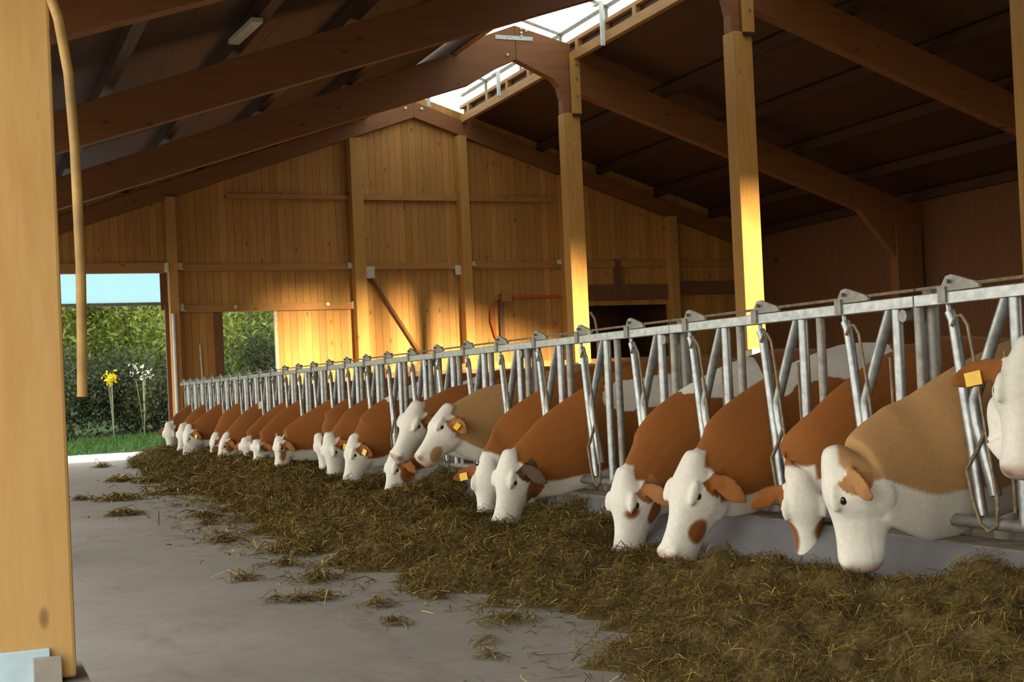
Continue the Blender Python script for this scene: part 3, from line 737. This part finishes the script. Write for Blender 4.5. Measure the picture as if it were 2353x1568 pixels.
    if throat: wm = np.maximum(wm, sm((-.80 + thw + .42 * pr ** 2 * (pr > .5) + .03 * nz + .05 * nz2 - vr) * ha[ix]) * (V[:, 0] < 4.5))
    hb = -(bmin + .27 * np.clip(t, 0, 1)) + .008 * nz
    fm = np.maximum(sm(d - hb), sm((t - .46 - .02 * nz) * L))
    tm = np.maximum(sm((t - .02) * L + .01 * nz), sm(np.minimum(np.minimum(.08 - np.abs(s), d + .035), (t + .165) * L + .016 * nz)))
    wm = np.maximum(wm, np.minimum(fm, tm) * inhead)
    wm = np.maximum(wm, sm(.33 + .05 * nz - V[:, 2]) * bod)[:, None]
    col = col * (1 - wm) + WHITE * (1 - .06 * np.clip(nz2[:, None], 0, 1)) * wm
    # stained patches
    for (pt, pd, rt, rd, side) in patches:
        e = ((t - pt) / rt) ** 2 + ((d - pd) / rd) ** 2 + .22 * nz
        q = (np.clip(.5 + (1 - e) * min(rt * L, rd) / (2.8 * vox), 0, 1) * (inhead & (s * side > .012)))[:, None]; col = col * (1 - q) + base * q
    # ears
    ec = base if earc is None else np.array(earc)
    for b, dv, le, wv, nn in earax:
        q = (V - npv(b)) @ npv(dv) / le; off = np.linalg.norm((V - npv(b)) - np.outer(q * le, npv(dv)), axis=1)
        mk = (q > .12) & (q < 1.1) & (off < .085)
        col[mk] = ec * (1 - .25 * np.clip(sn(V[mk], 40, seed + 3), 0, 1))[:, None]
    pk = inhead & (t > .925 + .012 * nz) & (d < .02); f = np.clip((t[pk] - .92) / .06, 0, 1)[:, None]
    col[pk] = col[pk] * (1 - .75 * f) + PINK * .75 * f * (1 - .25 * np.clip(sn(V[pk], 60, seed + 4), 0, 1))[:, None]
    col *= (1 - .88 * nos[:, None]); col[mouth] *= .86
    col[V[:, 2] < -.06] = (.05, .04, .03)
    me.vertices.foreach_set('co', V.astype(np.float32).ravel()); 
    org = np.array((5.5, Yk, -.15)); V -= org; me.vertices.foreach_set('co', V.astype(np.float32).ravel())
    for a_ in list(me.color_attributes): me.color_attributes.remove(a_)
    set_col(me, np.clip(col, 0, 1)); me.materials.clear(); me.update(); me.shade_smooth()
    MUZ.append(npv(Pp + u * (1.03 * L) - D * (.07 * k)))
    cow = link('cow', me, M_coat); cow.location = tuple(org)
    tag(cow, lab, 'cow', 'cows feeding at the barrier')
    ov = Vector(org)
    for q in (-1, 1):
        pt = Pp + u * (.335 * L) - D * (.022 * k) + S * (q * .14 * k); dist = ((V + org - npv(pt)) ** 2).sum(1); c = Vector(V[dist.argmin()] + org)
        c = c - S * (q * .008)
        ey = MB().ell((0, 0, 0), (u * .021, S * .015, D * .017), 12, 8).build('eye', M_eye, cow, smooth=True, loc=c - ov)
    for q in tagd:
        b, dv, le, wv, nn = earax[0 if q < 0 else 1]
        c = b + dv * (le * .62) - nn * .02 + Vector((0, 0, -.03 * .38)) + wv * .02
        best = None
        for sg in (-1, 1):
            cc = c + nn * sg * .02
            if best is None or (cc - Vector((0, 0, 1.1))).length < (best - Vector((0, 0, 1.1))).length: best = cc; fl = sg
        M_ = Matrix((dv, wv, nn)).transposed()
        tb = MB().box((-.032, -.028, -.004), (.032, .028, .004)); tb.v = [tuple(best + M_ @ Vector(p) - ov) for p in tb.v]
        tb.build('ear_tag', M_tag, cow)
    if horn:
        for q in (-1, 1):
            b = Pp - u * .01 - D * .03 + S * (q * .075 * k)
            MB().tube([b - ov, b + S * q * .05 - u * .02 - ov, b + S * q * .08 - u * .06 - ov], [.016, .012, .005], 8).build('horn', M_horn, cow, smooth=True)
    return cow
EYE = (.34, -.03, .10, .05, 1); CHK = (.62, -.09, .11, .05, 1)
make_cow(-1, (2372, 785), (2345, 1085), 47, 'cow with raised white face cut off by the right edge, brown ear with yellow tag', vox=.010, tagd=(-1,), lift=.65, seed=3, bmin=.2, dyp=-.1, dym=-.1)
make_cow(0, (1903, 1040), (1938, 1306), -32, 'pale tan cow with huge neck and white throat, nearest head in the feed', base=TAN, vox=.010, seed=4, bmin=.035, throat=True, earc=(.42, .20, .07), nk=1.07, thw=.18)
make_cow(1, (1838, 1090), (1866, 1300), 55, 'brown cow facing the camera with white face and brown cheek spots', vox=.010, seed=5, bmin=.17, patches=((.60, -.04, .16, .05, 1), (.62, -.05, .26, .045, -1)), nk=.84)
make_cow(2, (1590, 1045), (1526, 1276), 8, 'brown cow with a big rounded brown patch on its white cheek', vox=.010, seed=6, bmin=.075, patches=((.66, -.10, .13, .05, 1),), spot=((4.22, 4.95, 1.0, 1.6),), tagd=(-1,))
make_cow(3, (1430, 1082), (1420, 1280), 14, 'brown cow with brown eye spot, left of the cow with the cheek patch', vox=.010, seed=7, bmin=.075, patches=((.42, -.02, .09, .035, 1), (.42, -.17, .14, .055, 1)), spot=((4.02, 4.5, .97, 1.6),), earc=(.34, .15, .05))
make_cow(5, (1166, 1040), (1140, 1205), 14, 'chestnut cow in mid row with open eye and dark ear, muzzle touching the hay', vox=.011, seed=8, bmin=.05, patches=((.40, -.2, .2, .075, 1),), earc=(.09, .05, .025), spot=((4.15, 4.9, .85, 1.16),))
make_cow(6, (1122, 1055), (1112, 1208), 58, 'brown cow facing the camera with tagged ear, half behind the chestnut cow', vox=.011, seed=9, bmin=.17, tagd=(-1,))
make_cow(7, (1028, 932), (956, 1050), 0, 'tan cow with half raised head, tan cheek patch and tagged ear', base=TAN * .92, vox=.011, seed=10, bmin=.06, lift=.35, patches=((.78, -.11, .15, .05, 1),), tagd=(1,), earc=(.40, .18, .05), hz=.5)
make_cow(8, (957, 926), (905, 1048), 26, 'cow with raised white face and pink nose behind the half raised tan cow', vox=.012, seed=11, bmin=.2, lift=.4)
make_cow(9, (905, 1038), (885, 1140), 6, 'white faced cow with one brown cheek, head in the hay below the raised white face', vox=.012, seed=12, bmin=.16, patches=((.30, -.14, .26, .08, 1),), spot=((4.1, 4.5, 1.0, 1.6),))
make_cow(11, (810, 1003), (790, 1110), 4, 'broad jawed white faced cow with tagged brown ear, left of the raised heads', vox=.013, seed=13, bmin=.07, tagd=(1,), spot=((4.05, 4.5, .98, 1.6),))
make_cow(12, (752, 998), (758, 1102), 24, 'cow with pale face and yellow tagged dark ear just left of the broad jawed cow', vox=.014, seed=14, bmin=.1, tagd=(1,))
make_cow(13, (728, 1000), (738, 1078), 10, 'cow with brown cheek and white nose half hidden left of the tagged dark ear', vox=.014, seed=15, patches=((.25, -.1, .3, .1, 1),))
make_cow(14, (638, 1005), (634, 1070), 5, 'cow with white head turned aside, brown stripe across the cheek, small pale horn', vox=.014, seed=16, bmin=.08, patches=((.6, -.06, .25, .04, 1),), horn=True)
make_cow(16, (588, 1012), (586, 1060), 20, 'brown cow with narrow white muzzle just left of the horned cow', vox=.015, seed=17, bmin=.05)
make_cow(17, (562, 1008), (568, 1060), 45, 'white faced cow with brown eye patches in the far group', vox=.015, seed=18, bmin=.16, patches=((.55, -.05, .2, .05, 1),))
make_cow(19, (518, 998), (495, 1066), 0, 'far cow with white head low on the hay and brown cheek', vox=.016, seed=19, bmin=.07, patches=((.3, -.1, .2, .07, 1),), spot=((4.05, 4.4, .95, 1.6),))
make_cow(21, (492, 998), (482, 1050), 6, 'far cow with brown patched white face behind the low white head', vox=.016, seed=20, bmin=.07, patches=((.6, -.06, .15, .06, 1),))
make_cow(23, (432, 978), (420, 1056), 5, 'far cow with big white jaw and yellow tagged ear near the end of the row', vox=.016, seed=21, bmin=.1, tagd=(1,))
make_cow(25, (418, 976), (410, 1040), 30, 'far cow with narrow white face behind the big white jaw', vox=.017, seed=22)
make_cow(27, (386, 974), (390, 1040), 55, 'last cow at the far end of the row, white face towards the camera', base=BROWN * .7, vox=.016, seed=23, bmin=.16)

# ------------------------------------------------------------------ feed
EDGE = [(2.0, 1.9), (4.6, 2.28), (5.3, 2.55), (5.93, 2.80), (6.3, 2.55), (6.8, 2.36), (7.5, 2.24), (9.3, 2.24), (10.1, 2.12), (12, 2.35), (14.1, 2.55), (18.2, 2.8), (20, 2.55), (22, 2.8), (26.2, 3.05)]
CREST = [(2, .34), (3.9, .33), (4.4, .27), (5.4, .205), (6.0, .165), (6.4, .135), (6.75, .15), (7.1, .135), (7.6, .19), (8.2, .19), (9.0, .24), (10.1, .25), (12, .2), (14.4, .27), (16.5, .3), (19.5, .24), (22, .2), (24, .22), (26.2, .1)]
KERB = [(2, .3), (3.9, .3), (4.25, .12), (4.6, .04), (4.9, .10), (5.4, .16), (5.8, .10), (6.3, .06), (6.7, .2), (7.1, .27), (7.8, .29), (8.6, .26), (9.3, .2), (10, .26), (12, .27), (13.6, .2), (14.1, .05), (14.5, .2), (16, .28), (26.3, .26)]
GX0, GX1, GY0, GY1 = 1.6, 3.96, 2.4, 26.3
def hay_h(x, y):
    xe = np.interp(y, *zip(*EDGE)) + .10 * np.sin(y * 5.1) + .06 * np.sin(y * 11.3 + 1) + .04 * np.sin(y * 23 + x * 7)
    hc = np.interp(y, *zip(*CREST)) + .03 * np.sin(y * 3.7 + 1) 
    xc = 3.32 + .06 * np.sin(y * 4.1)
    f = np.clip((x - xe) / (xc - xe), -.2, 1); rise = np.where(f > 0, hc * np.clip(f, 0, 1) ** 1.25 * (1.15 - .15 * f), f * .25)
    hk = np.interp(y, *zip(*KERB)) + .05 * np.sin(y * 2.9 + .8) * (y > 7)
    fall = hc - np.clip((x - xc) / (3.80 - xc), 0, 1.3) ** 1.2 * (hc - hk)
    h = np.where(x < xc, rise, fall)
    P = np.c_[x.ravel(), y.ravel(), 0 * x.ravel()]
    nse = (.026 * sn(P, 11, 71) + .018 * sn(P, 27, 72) + .010 * sn(P, 60, 73)).reshape(x.shape)
    h = h + nse * np.clip(h * 14, 0, 1)
    for m in MUZ:                                     # each muzzle has eaten itself a hollow
        r = np.sqrt((x - m[0]) ** 2 + (y - m[1]) ** 2); h = np.minimum(h, np.maximum(m[2] - .055, .012) + np.maximum(0, r - .13) * .6)
    return h
nx = 70; ys = [GY0]
while ys[-1] < GY1: ys.append(ys[-1] + max(.022, .0042 * ys[-1]))
xs = np.linspace(GX0, GX1, nx); X, Y = np.meshgrid(xs, np.array(ys)); H = hay_h(X, Y)
# hollow the feed where the muzzles dig in
V = np.c_[X.ravel(), Y.ravel(), (H - .004).ravel()]; ny = len(ys)
ii = np.arange((ny - 1) * nx).reshape(ny - 1, nx)[:, :-1].ravel(); F = np.c_[ii, ii + 1, ii + nx + 1, ii + nx]
keep = (H.ravel()[F] > -.02).any(1); F = F[keep]
hay = link('hay', mesh_np('hay', V, F), M_hay); hay.data.shade_smooth()
tag(hay, 'long heap of brown green silage in front of the feeding cows', 'silage', kind='stuff')
def straws(n, px, py, pz, ln, wd, lift=.4):
    a = rng.uniform(0, 2*pi, n); e = rng.normal(0, lift, n); ca, sa, ce, se = np.cos(a), np.sin(a), np.cos(e), np.sin(e)
    d = np.c_[ca * ce, sa * ce, se]; sd = np.c_[-sa, ca, rng.normal(0, .5, n)]; sd /= np.linalg.norm(sd, axis=1)[:, None]
    p = np.c_[px, py, pz]; l = ln[:, None]; w_ = wd[:, None]; bend = np.c_[rng.normal(0, .16, n), rng.normal(0, .16, n), np.abs(rng.normal(0, .18, n))] * l
    A = p - d * l / 2; B = p + bend; C_ = p + d * l / 2
    V = np.stack([A - sd * w_, A + sd * w_, B - sd * w_, B + sd * w_, C_ - sd * w_ * .5, C_ + sd * w_ * .5], 1).reshape(-1, 3)
    o = np.arange(n)[:, None] * 6; F = np.concatenate([o + np.array([0, 1, 3, 2]), o + np.array([2, 3, 5, 4])])
    k = rng.random(n); g = rng.uniform(.6, 1.25, n)[:, None]
    pal = np.array([(.08, .052, .012), (.19, .12, .023), (.30, .195, .038), (.20, .16, .035), (.58, .42, .12)])
    c = pal[np.searchsorted([.34, .62, .80, .945], k)] * g
    return V, F, np.repeat(c, 6, 0)
n = 150000
yy = 2.6 * (26 / 2.6) ** (rng.random(n) ** .85); xx = rng.uniform(1.75, 3.95, n); hh = hay_h(xx, yy)
kp = hh > .006; xx, yy, hh = xx[kp], yy[kp], hh[kp]; n = len(xx); f = np.clip(yy / 6, .7, 3)
ln = rng.gamma(3, .018, n) * f ** .5 + .02; wd = rng.uniform(.0009, .0022, n) * f
V, F, C = straws(n, xx, yy, hh + .004 * f, ln, wd)
st = link('straw', mesh_np('straw', V, F, C), M_straw); tag(st, 'loose dry stalks lying over the silage heap', 'straw', kind='stuff')
# loose tufts on the floor
spots = [(0.93, 6.0, .1), (1.0, 5.3, .07), (1.45, 4.75, .09)]
tuft_px = [(270, 1150, .30), (285, 1185, .2), (275, 1107, .22), (235, 1075, .14), (340, 1110, .2), (395, 1135, .34), (400, 1100, .2), (470, 1190, .2), (730, 1335, .20), (690, 1383, .12), (740, 1378, .11), (560, 1335, .10), (870, 1395, .1), (905, 1437, .09), (1170, 1430, .16), (1140, 1395, .11), (1115, 1480, .05), (1120, 1515, .07), (630, 1385, .06), (640, 1272, .14), (700, 1275, .18), (790, 1300, .2), (1230, 1395, .12), (1430, 1500, .2), (345, 1060, .3), (520, 1245, .16), (1300, 1400, .14), (480, 1207, .1), (655, 1300, .1), (330, 1075, .22), (185, 1150, .1), (1000, 1375, .12), (1520, 1520, .2), (1560, 1540, .22)]
PX, PY, PZ = [], [], []
V0 = []; F0 = []
for q, (px, py, rad) in enumerate(tuft_px):
    d = pix_ray(px, py); p = Vector((0, 0, 1.1)) + d * (-1.1 / d.z); cnt = int(110 * (rad / .12) ** 1.3)
    aa = rng.uniform(0, 2*pi, cnt); rr_ = rad * np.abs(rng.normal(0, .55, cnt)); PX += list(p.x + np.cos(aa) * rr_); PY += list(p.y + np.sin(aa) * rr_ * 1.1); PZ += list(.004 + .03 * np.exp(-(rr_ / rad * 1.6) ** 2) * rng.random(cnt))
cnt = 1500
y2 = rng.uniform(3, 20, cnt); x2 = np.interp(y2, *zip(*EDGE)) - np.abs(rng.normal(0, .28, cnt)); PX += list(x2); PY += list(y2); PZ += [.003] * cnt
PX, PY, PZ = map(np.array, (PX, PY, PZ)); n = len(PX); f = np.clip(PY / 6, .7, 3)
V, F, C = straws(n, PX, PY, PZ + .003, rng.gamma(3, .022, n) * f ** .5 + .02, rng.uniform(.0012, .003, n) * f, .12)
tag(link('straw', mesh_np('straw', V, F, C), M_straw), 'scattered tufts of silage lying on the bare concrete passage', 'straw', kind='stuff')
